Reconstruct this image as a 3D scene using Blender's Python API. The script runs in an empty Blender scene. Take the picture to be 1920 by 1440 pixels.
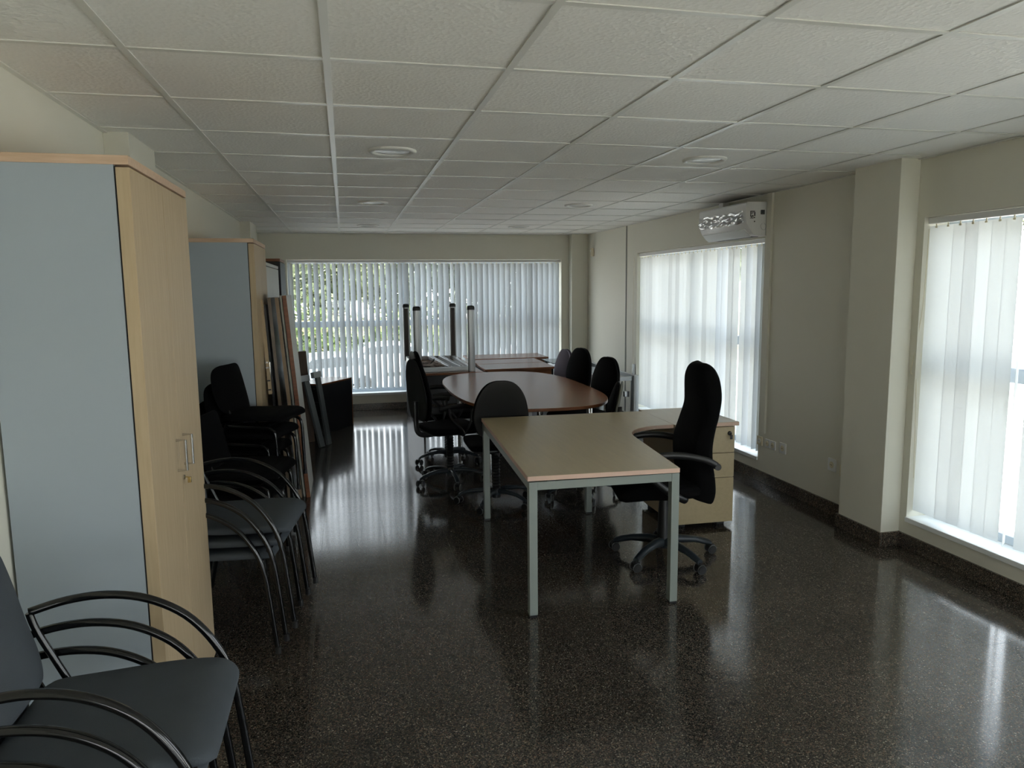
import bpy, bmesh, math, random
from mathutils import Vector, Matrix
random.seed(7)
PI = math.pi
S = bpy.context.scene
C = S.collection

# ------------------------------------------------------------------ camera
CH = 1.64
F_PX, PITCH, YAW, ROLL = 1373.9, -.1304, -.2226, .0099
cam = bpy.data.cameras.new('camera'); cam_o = bpy.data.objects.new('camera', cam); C.objects.link(cam_o)
cam.sensor_width = 36; cam.lens = 36 * F_PX / 1920; cam.clip_start = .05; cam.clip_end = 500
Rm = Matrix.Rotation(YAW, 3, 'Z') @ Matrix.Rotation(PITCH, 3, 'X') @ Matrix.Rotation(ROLL, 3, 'Y')
M3 = Matrix((Rm.col[0], Rm.col[2], -Rm.col[1])).transposed()
cam_o.matrix_world = Matrix.Translation((0, 0, CH)) @ M3.to_4x4()
S.camera = cam_o

# ------------------------------------------------------------------ light
SKY = 8.0
w = bpy.data.worlds.new('sky'); S.world = w; w.use_nodes = True
nt = w.node_tree; bg = nt.nodes['Background']
tc = nt.nodes.new('ShaderNodeTexCoord'); sp = nt.nodes.new('ShaderNodeSeparateXYZ'); cr = nt.nodes.new('ShaderNodeValToRGB')
nt.links.new(tc.outputs['Generated'], sp.inputs[0]); nt.links.new(sp.outputs['Z'], cr.inputs[0])
cr.color_ramp.elements[0].color = (.93, .97, 1, 1); cr.color_ramp.elements[0].position = 0
cr.color_ramp.elements[1].color = (.72, .86, 1, 1); cr.color_ramp.elements[1].position = .9
nt.links.new(cr.outputs[0], bg.inputs[0]); bg.inputs[1].default_value = SKY
sun = bpy.data.lights.new('sun', 'SUN'); sun.energy = 24.0; sun.angle = .01; sun.color = (1, .95, .86)
sun_o = bpy.data.objects.new('sun', sun); C.objects.link(sun_o)
sun_o.rotation_euler = Vector((.7, .14, -1.0)).to_track_quat('-Z', 'Y').to_euler()
def portal(name, loc, rot, sx, sy):
    l = bpy.data.lights.new(name, 'AREA'); l.shape = 'RECTANGLE'; l.size = sx; l.size_y = sy
    l.cycles.is_portal = True
    o = bpy.data.objects.new(name, l); C.objects.link(o); o.location = loc; o.rotation_euler = rot
portal('sky_portal', (3.64, 2.3, 1.1), (0, PI/2, 0), 1.9, 3.0)
portal('sky_portal', (3.64, 6.8, 1.1), (0, PI/2, 0), 1.9, 2.75)
portal('sky_portal', (3.64, -1.5, 1.1), (0, PI/2, 0), 1.9, 2.5)
portal('sky_portal', (1.15, 10.38, 1.13), (-PI/2, 0, 0), 3.8, 1.9)
portal('sky_portal', (1.15, -3.3, .72), (PI/2, 0, 0), 3.9, 1.3)
vs = S.view_settings; vs.view_transform = 'Standard'; vs.look = 'None'; vs.gamma = 1; vs.use_curve_mapping = False
vs.exposure = 0.0
S.cycles.max_bounces = 12; S.cycles.diffuse_bounces = 8; S.cycles.glossy_bounces = 4; S.cycles.transparent_max_bounces = 12
S.cycles.transmission_bounces = 6; S.cycles.caustics_reflective = False; S.cycles.caustics_refractive = False
S.cycles.sample_clamp_indirect = 6; S.cycles.use_denoising = True

# ------------------------------------------------------------------ materials
def srgb(r, g, b):
    f = lambda c: ((c/255 + .055)/1.055)**2.4 if c > 10 else c/255/12.92
    return (f(r), f(g), f(b), 1)
def mat(name, col, rough=.5, metal=0., spec=.5, var=.06, vscale=3, bump=0., bscale=80, coat=0.):
    m = bpy.data.materials.new(name); m.use_nodes = True
    n, l = m.node_tree.nodes, m.node_tree.links
    b = n['Principled BSDF']; b.inputs['Roughness'].default_value = rough; b.inputs['Metallic'].default_value = metal
    b.inputs['Specular IOR Level'].default_value = spec; b.inputs['Coat Weight'].default_value = coat
    t = n.new('ShaderNodeTexCoord'); z = n.new('ShaderNodeTexNoise'); z.inputs['Scale'].default_value = vscale; z.inputs['Detail'].default_value = 3
    l.new(t.outputs['Object'], z.inputs['Vector'])
    x = n.new('ShaderNodeMixRGB'); x.inputs[1].default_value = col
    x.inputs[2].default_value = (col[0]*(1-var*2), col[1]*(1-var*2), col[2]*(1-var*2), 1)
    l.new(z.outputs['Fac'], x.inputs[0]); l.new(x.outputs[0], b.inputs['Base Color'])
    if bump:
        z2 = n.new('ShaderNodeTexNoise'); z2.inputs['Scale'].default_value = bscale; z2.inputs['Detail'].default_value = 4
        l.new(t.outputs['Object'], z2.inputs['Vector'])
        bp = n.new('ShaderNodeBump'); bp.inputs['Strength'].default_value = bump; bp.inputs['Distance'].default_value = .003
        l.new(z2.outputs['Fac'], bp.inputs['Height']); l.new(bp.outputs[0], b.inputs['Normal'])
    return m
def wood(name, c1, c2, rough=.4, axis=1, scale=1., spec=.5):
    m = mat(name, c1, rough, spec=spec); n, l = m.node_tree.nodes, m.node_tree.links
    t = n.new('ShaderNodeTexCoord'); mp = n.new('ShaderNodeMapping'); s = [22*scale]*3; s[axis] = 1.6*scale; mp.inputs['Scale'].default_value = s
    z = n.new('ShaderNodeTexNoise'); z.inputs['Scale'].default_value = 3; z.inputs['Detail'].default_value = 6; z.inputs['Roughness'].default_value = .6
    r = n.new('ShaderNodeValToRGB'); r.color_ramp.elements[0].position = .35; r.color_ramp.elements[1].position = .68
    r.color_ramp.elements[0].color = c1; r.color_ramp.elements[1].color = c2
    l.new(t.outputs['Object'], mp.inputs[0]); l.new(mp.outputs[0], z.inputs['Vector']); l.new(z.outputs['Fac'], r.inputs[0])
    l.new(r.outputs[0], n['Principled BSDF'].inputs['Base Color'])
    return m
WALL = mat('wall_paint', srgb(218, 216, 203), .7, spec=.3, var=.02, vscale=1.2, bump=.08, bscale=180)
WHITE = mat('white_paint', srgb(228, 228, 222), .5, var=.02)
SILL = mat('white_sill_stone', srgb(235, 238, 238), .35, var=.02)
TBAR = mat('ceiling_grid_metal', srgb(224, 224, 217), .3, var=.02)
LAMPG = mat('lamp_frosted_glass', srgb(225, 228, 225), .25, var=.02)
GREYLAM = mat('blue_grey_laminate', srgb(166, 177, 186), .55, spec=.3, var=.02)
MAPLE = wood('maple_laminate', srgb(192, 172, 140), srgb(182, 161, 129), .5, 2)
MAPLEX = wood('maple_edge', srgb(212, 184, 158), srgb(194, 164, 136), .5, 0)
DESKTOP = wood('desk_top_laminate', srgb(186, 170, 136), srgb(178, 162, 130), .34, 1, .6)
DESKEDGE = mat('pink_beige_edging', srgb(222, 190, 170), .5)
WALNUT = wood('walnut_laminate', srgb(140, 88, 56), srgb(114, 70, 44), .24, 0, .7)
WALEDGE = wood('walnut_edging', srgb(140, 86, 50), srgb(112, 66, 38), .4, 0, .7)
FRAME = mat('grey_green_steel', srgb(140, 148, 142), .42, metal=.15, var=.03)
ALU = mat('brushed_aluminium', srgb(176, 180, 182), .36, metal=.6, var=.04)
ALUF = mat('window_aluminium', srgb(190, 200, 210), .4, metal=0.)
CHROME = mat('chrome', srgb(215, 215, 215), .14, metal=1.)
BLACKP = mat('black_plastic', srgb(22, 23, 24), .38, var=.05)
SHELL = mat('matt_black_shell', srgb(14, 14, 15), .6)
BASEP = mat('blue_black_plastic', srgb(42, 50, 56), .34, var=.05)
BLACKF = mat('black_fabric', srgb(11, 11, 12), .95, spec=.1, bump=.3, bscale=500)
BLACKL = mat('black_cabinet_laminate', srgb(17, 18, 20), .4)
CHARF = mat('charcoal_fabric', srgb(122, 122, 114), .9, spec=.15, bump=.3, bscale=500)
PURF = mat('mauve_grey_fabric', srgb(112, 106, 118), .9, spec=.15, bump=.3, bscale=500)
TEALF = mat('slate_grey_fabric', srgb(78, 84, 90), .92, spec=.15, var=.1, vscale=9, bump=.4, bscale=450)
TUBE = mat('black_gloss_tube', srgb(12, 13, 14), .13, var=.02)
TWHITE = mat('caster_grey', srgb(105, 107, 108), .4)
PLASW = mat('white_plastic', srgb(225, 226, 226), .3, var=.01)
PLASC = mat('cream_plastic', srgb(220, 212, 185), .35, var=.01)
DARK = mat('dark_void', srgb(16, 16, 16), .7)
BRASS = mat('brass', srgb(190, 165, 110), .25, metal=1.)
WBOARD = mat('white_board_laminate', srgb(196, 196, 188), .45)
RAILM = mat('shaded_steel', srgb(88, 94, 96), .42, metal=.3)  # darker copy of the frame steel, shade put into its colour
GREYB = wood('grey_brown_laminate', srgb(120, 106, 90), srgb(98, 86, 72), .3, 2)
DARKG = mat('dark_green_glass', srgb(40, 58, 58), .12)

def terrazzo(name, k=1.):
    m = bpy.data.materials.new(name); m.use_nodes = True; n, l = m.node_tree.nodes, m.node_tree.links
    b = n['Principled BSDF']; b.inputs['Roughness'].default_value = .17; b.inputs['Specular IOR Level'].default_value = .55
    g = n.new('ShaderNodeNewGeometry')
    v = n.new('ShaderNodeTexVoronoi'); v.inputs['Scale'].default_value = 260
    l.new(g.outputs['Position'], v.inputs['Vector'])
    sx = n.new('ShaderNodeSeparateColor'); l.new(v.outputs['Color'], sx.inputs[0])
    r = n.new('ShaderNodeValToRGB'); r.color_ramp.interpolation = 'CONSTANT'
    e = r.color_ramp.elements; e[0].position = 0; e[0].color = srgb(30*k, 29*k, 27*k)
    e[1].position = .38; e[1].color = srgb(50*k, 47*k, 43*k)
    for p, c in ((.62, (60, 55, 49)), (.78, (74, 66, 58)), (.88, (78, 62, 52)), (.94, (84, 78, 70)), (.985, (116, 111, 101))):
        q = e.new(p); q.color = srgb(*[c_*k for c_ in c])
    l.new(sx.outputs[0], r.inputs[0])
    v2 = n.new('ShaderNodeTexVoronoi'); v2.inputs['Scale'].default_value = 420; l.new(g.outputs['Position'], v2.inputs['Vector'])
    s2 = n.new('ShaderNodeSeparateColor'); l.new(v2.outputs['Color'], s2.inputs[0])
    mx = n.new('ShaderNodeMixRGB'); mx.blend_type = 'MULTIPLY'; mx.inputs[0].default_value = .7
    l.new(r.outputs[0], mx.inputs[1])
    r2 = n.new('ShaderNodeMapRange'); r2.inputs[3].default_value = .55; r2.inputs[4].default_value = 1.35; l.new(s2.outputs[1], r2.inputs[0])
    cc = n.new('ShaderNodeCombineColor'); [l.new(r2.outputs[0], cc.inputs[i]) for i in range(3)]
    l.new(cc.outputs[0], mx.inputs[2])
    oi = n.new('ShaderNodeObjectInfo'); r3 = n.new('ShaderNodeMapRange'); r3.inputs[3].default_value = .86; r3.inputs[4].default_value = 1.12
    l.new(oi.outputs['Random'], r3.inputs[0]); cc3 = n.new('ShaderNodeCombineColor'); [l.new(r3.outputs[0], cc3.inputs[i]) for i in range(3)]
    m3 = n.new('ShaderNodeMixRGB'); m3.blend_type = 'MULTIPLY'; m3.inputs[0].default_value = 1
    l.new(mx.outputs[0], m3.inputs[1]); l.new(cc3.outputs[0], m3.inputs[2]); l.new(m3.outputs[0], b.inputs['Base Color'])
    nz = n.new('ShaderNodeTexNoise'); nz.inputs['Scale'].default_value = 2.5; nz.inputs['Detail'].default_value = 4; l.new(g.outputs['Position'], nz.inputs['Vector'])
    r4 = n.new('ShaderNodeMapRange'); r4.inputs[3].default_value = .09; r4.inputs[4].default_value = .15; l.new(nz.outputs['Fac'], r4.inputs[0]); l.new(r4.outputs[0], b.inputs['Roughness'])
    return m
TERR = terrazzo('dark_terrazzo', 1.28); TERS = terrazzo('skirting_terrazzo', 1.6)
GROUT = mat('grout', srgb(84, 80, 73), .6)
def tilemat():
    m = mat('mineral_fibre_tile', srgb(242, 241, 236), .75, spec=.3, var=.02); n, l = m.node_tree.nodes, m.node_tree.links
    g = n.new('ShaderNodeNewGeometry'); z = n.new('ShaderNodeTexNoise'); z.inputs['Scale'].default_value = 75; z.inputs['Detail'].default_value = 3
    l.new(g.outputs['Position'], z.inputs['Vector'])
    v = n.new('ShaderNodeTexVoronoi'); v.inputs['Scale'].default_value = 60; l.new(g.outputs['Position'], v.inputs['Vector'])
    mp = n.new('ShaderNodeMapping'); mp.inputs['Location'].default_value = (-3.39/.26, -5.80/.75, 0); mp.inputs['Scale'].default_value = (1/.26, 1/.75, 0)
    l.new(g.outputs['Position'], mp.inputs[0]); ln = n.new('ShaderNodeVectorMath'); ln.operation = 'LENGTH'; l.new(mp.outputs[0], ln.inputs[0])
    mr = n.new('ShaderNodeMapRange'); mr.inputs[1].default_value = .25; mr.inputs[2].default_value = 1.1; mr.inputs[3].default_value = .85; mr.inputs[4].default_value = 0; l.new(ln.outputs['Value'], mr.inputs[0])  # shade above the air conditioner, painted into the tile colour
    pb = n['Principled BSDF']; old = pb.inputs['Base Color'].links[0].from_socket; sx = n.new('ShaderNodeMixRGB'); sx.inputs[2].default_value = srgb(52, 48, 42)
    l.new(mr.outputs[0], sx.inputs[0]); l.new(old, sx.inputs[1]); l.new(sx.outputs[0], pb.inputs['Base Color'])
    a = n.new('ShaderNodeMath'); a.operation = 'ADD'; l.new(z.outputs['Fac'], a.inputs[0]); l.new(v.outputs['Distance'], a.inputs[1])
    bp = n.new('ShaderNodeBump'); bp.inputs['Strength'].default_value = .5; bp.inputs['Distance'].default_value = .0035
    l.new(a.outputs[0], bp.inputs['Height']); l.new(bp.outputs[0], n['Principled BSDF'].inputs['Normal'])
    return m
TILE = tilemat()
def slatmat(name, tr, col):
    m = bpy.data.materials.new(name); m.use_nodes = True; n, l = m.node_tree.nodes, m.node_tree.links
    n.remove(n['Principled BSDF']); o = n['Material Output']
    d = n.new('ShaderNodeBsdfDiffuse'); t = n.new('ShaderNodeBsdfTranslucent'); x = n.new('ShaderNodeMixShader')
    nz = n.new('ShaderNodeTexNoise'); nz.inputs['Scale'].default_value = 400; tc_ = n.new('ShaderNodeTexCoord'); l.new(tc_.outputs['Object'], nz.inputs['Vector'])
    mx = n.new('ShaderNodeMixRGB'); mx.inputs[1].default_value = col; mx.inputs[2].default_value = (col[0]*.93, col[1]*.93, col[2]*.93, 1)
    l.new(nz.outputs['Fac'], mx.inputs[0])
    oi = n.new('ShaderNodeObjectInfo'); mr = n.new('ShaderNodeMapRange'); mr.inputs[3].default_value = .91; mr.inputs[4].default_value = 1.05; l.new(oi.outputs['Random'], mr.inputs[0])
    cc = n.new('ShaderNodeCombineColor'); [l.new(mr.outputs[0], cc.inputs[i]) for i in range(3)]
    m2 = n.new('ShaderNodeMixRGB'); m2.blend_type = 'MULTIPLY'; m2.inputs[0].default_value = 1; l.new(mx.outputs[0], m2.inputs[1]); l.new(cc.outputs[0], m2.inputs[2])
    l.new(m2.outputs[0], d.inputs[0]); l.new(m2.outputs[0], t.inputs[0])
    x.inputs[0].default_value = tr; l.new(d.outputs[0], x.inputs[1]); l.new(t.outputs[0], x.inputs[2]); l.new(x.outputs[0], o.inputs[0])
    return m
SLAT = slatmat('blind_fabric', .53, (.88, .895, .895, 1)); SLAT_SHADE = slatmat('shaded_blind_fabric', .26, (.74, .77, .79, 1))  # second is the same fabric with shade put into its colour
def glassmat(name, gl=.06, tint=(.96, .965, .96, 1)):
    m = bpy.data.materials.new(name); m.use_nodes = True; n, l = m.node_tree.nodes, m.node_tree.links
    n.remove(n['Principled BSDF']); t = n.new('ShaderNodeBsdfTransparent'); t.inputs[0].default_value = tint
    g = n.new('ShaderNodeBsdfGlossy'); g.inputs['Roughness'].default_value = .02 if gl < .1 else .12; x = n.new('ShaderNodeMixShader')
    lw = n.new('ShaderNodeLayerWeight'); lw.inputs[0].default_value = .25; ma = n.new('ShaderNodeMath'); ma.operation = 'MULTIPLY_ADD'
    ma.inputs[1].default_value = .5; ma.inputs[2].default_value = gl; l.new(lw.outputs['Fresnel'], ma.inputs[0]); l.new(ma.outputs[0], x.inputs[0])
    l.new(t.outputs[0], x.inputs[1]); l.new(g.outputs[0], x.inputs[2]); l.new(x.outputs[0], n['Material Output'].inputs[0])
    return m
GLASS = glassmat('window_glass')
FILM = glassmat('plastic_film', .3, (.9, .9, .9, 1))

# ------------------------------------------------------------------ mesh helpers
def B(): return bmesh.new()
def box(bm, x0, x1, y0, y1, z0, z1, M=None):
    vs_ = [bm.verts.new(Vector(p) if M is None else M @ Vector(p)) for p in
          ((x0,y0,z0),(x1,y0,z0),(x1,y1,z0),(x0,y1,z0),(x0,y0,z1),(x1,y0,z1),(x1,y1,z1),(x0,y1,z1))]
    for f in ((0,3,2,1),(4,5,6,7),(0,1,5,4),(1,2,6,5),(2,3,7,6),(3,0,4,7)): bm.faces.new([vs_[i] for i in f])
    return bm
def prism(bm, pts, z0, z1, M=None):
    M = M or Matrix()
    a = [bm.verts.new(M @ Vector((x, y, z0))) for x, y in pts]; b = [bm.verts.new(M @ Vector((x, y, z1))) for x, y in pts]
    bm.faces.new(a[::-1]); bm.faces.new(b); n = len(pts)
    for i in range(n): bm.faces.new((a[i], a[(i+1) % n], b[(i+1) % n], b[i]))
    return bm
def rings(bm, R, cap=True, closed=False):
    V = [[bm.verts.new(p) for p in r] for r in R]; n = len(V[0])
    for i in range(len(V) - (0 if closed else 1)):
        a, b = V[i], V[(i+1) % len(V)]
        for k in range(n): bm.faces.new((a[k], a[(k+1) % n], b[(k+1) % n], b[k]))
    if cap and not closed: bm.faces.new(V[0][::-1]); bm.faces.new(V[-1])
    return bm
def smoothpath(pts, n=6):
    P = [Vector(p) for p in pts]; out = []
    for i in range(len(P)-1):
        p0 = P[max(i-1, 0)]; p1 = P[i]; p2 = P[i+1]; p3 = P[min(i+2, len(P)-1)]
        for k in range(n):
            t = k/n
            out.append(.5*((2*p1) + (p2-p0)*t + (2*p0-5*p1+4*p2-p3)*t*t + (3*p1-p0-3*p2+p3)*t**3))
    out.append(P[-1]); return out
def tube(bm, pts, r, n=10, smooth=0, ry=None):
    P = smoothpath(pts, smooth) if smooth else [Vector(p) for p in pts]
    R = []; up = None
    for i, p in enumerate(P):
        d = (P[min(i+1, len(P)-1)] - P[max(i-1, 0)]).normalized()
        if up is None: up = Vector((0, 1, 0)) if abs(d.y) < .9 else Vector((1, 0, 0))
        s = d.cross(up).normalized(); up = s.cross(d).normalized()
        rr = r[i] if isinstance(r, list) else r; r2 = ry or rr
        R.append([p + s*math.cos(2*PI*k/n)*rr + up*math.sin(2*PI*k/n)*r2 for k in range(n)])
    return rings(bm, R)
def lathe(bm, prof, c=(0,0,0), n=20, axis='z'):
    R = []
    for r, z in prof:
        R.append([Vector(c) + (Vector((r*math.cos(2*PI*k/n), r*math.sin(2*PI*k/n), z)) if axis == 'z'
                  else Vector((r*math.cos(2*PI*k/n), z, r*math.sin(2*PI*k/n)))) for k in range(n)])
    return rings(bm, R)
def pad(bm, path, n=24, ex=3.2):
    # path rows: x, z, width, thickness, curve (edges pushed along the normal)
    R = []; n = max(n, 40); fine = []
    for i in range(len(path)-1):
        p0, p1, p2, p3 = (path[max(i-1, 0)], path[i], path[i+1], path[min(i+2, len(path)-1)])
        for t in (0, .25, .5, .75):
            q = [.5*(2*b+(c-a)*t+(2*a-5*b+4*c-d)*t*t+(3*b-a-3*c+d)*t**3) for a, b, c, d in zip(p0, p1, p2, p3)]
            fine.append((q[0], q[1], max(q[2], .01), max(q[3], .003), q[4]))
    path = fine + [path[-1]]
    for i, (x, z, wd, th, cv) in enumerate(path):
        a = path[max(i-1, 0)]; b = path[min(i+1, len(path)-1)]
        d = Vector((b[0]-a[0], 0, b[1]-a[1])).normalized(); nn = Vector((d.z, 0, -d.x))
        ring = []
        for k in range(n):
            t = 2*PI*k/n; c_, s_ = math.cos(t), math.sin(t)
            u = math.copysign(abs(c_)**(2/ex), c_); v = math.copysign(abs(s_)**(2/ex), s_)
            ring.append(Vector((x, u*wd/2, z)) + nn*(v*th/2 + cv*u*u))
        R.append(ring)
    return rings(bm, R)
def obj(name, bm, m, parent=None, bevel=0., smooth=True, loc=(0,0,0), label=None, ang=35):
    bmesh.ops.recalc_face_normals(bm, faces=bm.faces[:])
    if bevel: bmesh.ops.bevel(bm, geom=bm.edges[:], offset=bevel, segments=2, profile=.5, affect='EDGES', clamp_overlap=True)
    me = bpy.data.meshes.new(name); bm.to_mesh(me); bm.free()
    me.materials.append(m)
    if bevel: ang = min(ang, 21)
    if smooth: me.shade_smooth(); me.set_sharp_from_angle(angle=math.radians(ang))
    o = bpy.data.objects.new(name, me); C.objects.link(o); o.location = loc; o.parent = parent
    if label: o['label'] = label
    return o
def thing(name, label, cat, loc=(0,0,0), rot=0., group=None, kind=None):
    o = bpy.data.objects.new(name, None); C.objects.link(o); o.empty_display_size = .1
    o.location = loc; o.rotation_euler = (0, 0, rot)
    if kind: o['kind'] = kind
    if label: o['label'] = label
    if cat: o['category'] = cat
    if group: o['group'] = group
    return o
def tag(o, label, cat, group=None):
    o['label'] = label; o['category'] = cat
    if group: o['group'] = group
    return o
def struct(o, label=None):
    o['kind'] = 'structure'
    if label: o['label'] = label
    return o
def dup(root, loc, rot, label, group=None):
    r = root.copy(); C.objects.link(r); r.location = loc; r.rotation_euler = (0, 0, rot); r['label'] = label
    if group: r['group'] = group
    for ch in list(root.children):
        c = ch.copy(); C.objects.link(c); c.parent = r
        for g in list(ch.children):
            d = g.copy(); C.objects.link(d); d.parent = c
    return r
def piece(src, loc, parent, rot=None, sc=None):
    o = bpy.data.objects.new(src.name.split('.')[0], src.data); C.objects.link(o); o.location = loc; o.parent = parent
    if rot: o.rotation_euler = rot
    if sc: o.scale = sc
    return o

# ------------------------------------------------------------------ room shell
XL, XR, YB, YF, H = -1.06, 3.37, 10.1, -3.0, 2.371
floor = struct(obj('floor', box(B(), XL-.1, XR+.1, YF-.1, YB+.1, -.2, -.0006), GROUT, smooth=False), 'dark polished terrazzo tile floor')
t0 = None
ys = [3.406 + .4*j for j in range(-5, 17)]
xs = [-.2 + .4*i for i in range(-3, 9)]
for y in ys:
    for x in xs:
        a0, a1 = max(x+.0006, XL), min(x+.3994, XR); b0, b1 = y+.0006, min(y+.3994, YB)
        if a1-a0 < .02 or b1-b0 < .02: continue
        full = a1-a0 > .39 and b1-b0 > .39
        if full and t0: piece(t0, (x, y, 0), floor); continue
        o = obj('floor_tile', box(B(), a0-x, a1-x, b0-y, b1-y, -.012, 0), TERR, floor, smooth=False, loc=(x, y, 0))
        if full: t0 = o
bm = B()
for x in xs:
    y = 3.406 - 2.4
    while y > YF-.3:
        a0, a1 = max(x+.001, XL), min(x+.399, XR)
        box(bm, a0, a1, max(y+.001, YF), y+.399, -.012, 0); y -= .4
o = obj('rear_floor_tiles', bm, TERR, floor, smooth=False); o['kind'] = 'stuff'

ceil = struct(obj('ceiling', box(B(), XL-.3, XR+.3, YF-.3, YB+.3, H+.12, H+.4), DARK, smooth=False), 'suspended ceiling of white mineral fibre tiles in a metal grid')
gx = [-.626 + .6*i for i in range(0, 7)]; gy = [2.534 + .6*j for j in range(-9, 13)]
ct = None
ex = [XL] + gx + [XR]; ey = [YF] + gy + [YB]
for i in range(len(ex)-1):
    for j in range(len(ey)-1):
        x0, x1, y0, y1 = ex[i]+.006, ex[i+1]-.006, ey[j]+.006, ey[j+1]-.006
        if y1-y0 < .03 or x1-x0 < .03: continue
        full = abs(x1-x0-.588) < .002 and abs(y1-y0-.588) < .002
        jig = random.uniform(0, .0015)
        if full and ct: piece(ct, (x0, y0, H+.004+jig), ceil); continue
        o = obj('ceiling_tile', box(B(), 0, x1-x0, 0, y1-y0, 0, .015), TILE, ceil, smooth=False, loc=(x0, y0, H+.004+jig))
        if full: ct = o
for x in gx:
    obj('main_runner', box(box(B(), x-.012, x+.012, YF, YB, H, H+.0035), x-.002, x+.002, YF, YB, H+.003, H+.04), TBAR, ceil, smooth=False)
cb = None
for y in gy:
    for i in range(len(ex)-1):
        L = ex[i+1]-ex[i]-.024
        if cb and abs(L-.576) < .001: piece(cb, (ex[i]+.012, y, H+.0004), ceil); continue
        o = obj('cross_tee', box(box(B(), 0, L, -.012, .012, 0, .0035), 0, L, -.002, .002, .003, .035), TBAR, ceil, smooth=False, loc=(ex[i]+.012, y, H+.0004))
        if abs(L-.576) < .001: cb = o
for nm, b_ in (('left', (XL, XL+.022, YF, YB)), ('right', (XR-.022, XR, YF, YB)), ('back', (XL, XR, YB-.022, YB))):
    obj('edge_angle', box(B(), *b_, H-.0012, H+.0022), TBAR, ceil, smooth=False)

struct(obj('wall_left', box(B(), XL-.2, XL, YF-.2, YB+.25, 0, H+.2), WALL), 'cream painted left wall')
FW = (-.75, 3.05, .1, 1.35); bm = B()  # low opening added out of view to throw light up at the ceiling
box(bm, XL, FW[0], YF-.25, YF, 0, H+.2); box(bm, FW[1], XR+.25, YF-.25, YF, 0, H+.2); box(bm, FW[0], FW[1], YF-.25, YF, 0, FW[2]-.03); box(bm, FW[0], FW[1], YF-.25, YF, FW[3], H+.2)
struct(obj('wall_front', bm, WALL), 'wall behind the camera')
WX0, WX1, WZ0, WZ1 = -.72, 3.02, .235, 2.035
bm = B(); T = .25
box(bm, XL, WX0, YB, YB+T, 0, H+.2); box(bm, WX1, XR+.25, YB, YB+T, 0, H+.2)
box(bm, WX0, WX1, YB, YB+T, 0, WZ0-.03); box(bm, WX0, WX1, YB, YB+T, WZ1, H+.2)
struct(obj('wall_back', bm, WALL), 'far wall around the wide window')
RW = [(-2.7, -.2), (.75, 3.775), (5.475, 8.17)]; RZ0, RZ1 = .2, 2.03  # first opening is an unseen window added to light the left side
bm = B(); prev = YF
for a, b in RW:
    box(bm, XR, XR+T, prev, a, 0, H+.2); box(bm, XR, XR+T, a, b, 0, RZ0-.03); box(bm, XR, XR+T, a, b, RZ1, H+.2); prev = b
box(bm, XR, XR+T, prev, YB, 0, H+.2)
struct(obj('wall_right', bm, WALL), 'right wall with tall windows')
struct(obj('trim_1', box(B(), 3.235, XR, 3.83, 4.235, 0, H+.01), WALL, bevel=.003), 'pillar between the two right-hand windows')
struct(obj('trim_2', box(B(), XL, -.95, 3.84, 4.33, 0, H+.01), WALL, bevel=.003), 'pilaster above the left cabinets')
struct(obj('trim_3', box(B(), XL, -.955, 8.45, 9.0, 0, H+.01), WALL, bevel=.003), 'far pilaster on the left wall')
struct(obj('trim_4', box(B(), 3.13, XR, 9.96, YB, 0, H+.01), WALL, bevel=.008), 'corner column beside the far window')
struct(obj('trim_5', box(B(), XR-.004, XR, 8.49, 8.52, .1, H), mat('joint_grey', srgb(120, 120, 112), .7)), 'thin vertical joint on the right wall')
struct(obj('trim_6', box(B(), XR-.022, XR, 5.36, 5.43, .42, H), WALL, bevel=.003), 'vertical white cable trunking below the air conditioner')

# skirting: separate terrazzo pieces
def skirting(name, p0, p1, nrm, off=0., label=None):
    p0 = Vector((*p0, 0)); p1 = Vector((*p1, 0)); d = p1-p0; L = d.length; a = math.atan2(d.y, d.x)
    s = 1 if (Vector((-d.y, d.x, 0)).dot(Vector((*nrm, 0))) > 0) else -1
    base = struct(obj(name, box(B(), 0, L, 0, s*.004, .004, .09), GROUT, smooth=False), label)
    base.location = p0; base.rotation_euler = (0, 0, a)
    t = -off; first = None
    while t < L-.005:
        u0, u1 = max(t, 0)+.001, min(t+.4, L)-.001
        if u1-u0 > .01:
            obj('skirting_tile', box(B(), u0, u1, 0, s*.015, .001, .092), TERS, base, bevel=.0015)
        t += .4
    return base
skirting('baseboard_right', (XR, YF), (XR, 3.83), (-1, 0), .0, 'dark terrazzo skirting under the near right window')
skirting('baseboard_right', (XR, 4.235), (XR, 9.96), (-1, 0), .15, 'dark terrazzo skirting along the far right wall')
skirting('baseboard_right', (3.235, 3.815), (3.235, 4.25), (-1, 0), 0, 'dark terrazzo skirting on the pillar side')
skirting('baseboard_right', (3.235, 3.83), (XR, 3.83), (0, -1), 0, 'dark terrazzo skirting on the pillar front')
skirting('baseboard_back', (XL, YB), (3.13, YB), (0, -1), .1, 'dark terrazzo skirting under the far window')
skirting('baseboard_left', (XL, YF), (XL, 3.84), (1, 0), .1, 'dark terrazzo skirting behind the cabinets')
skirting('baseboard_left', (XL, 4.33), (XL, 8.45), (1, 0), .1, 'dark terrazzo skirting along the far left wall')

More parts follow.
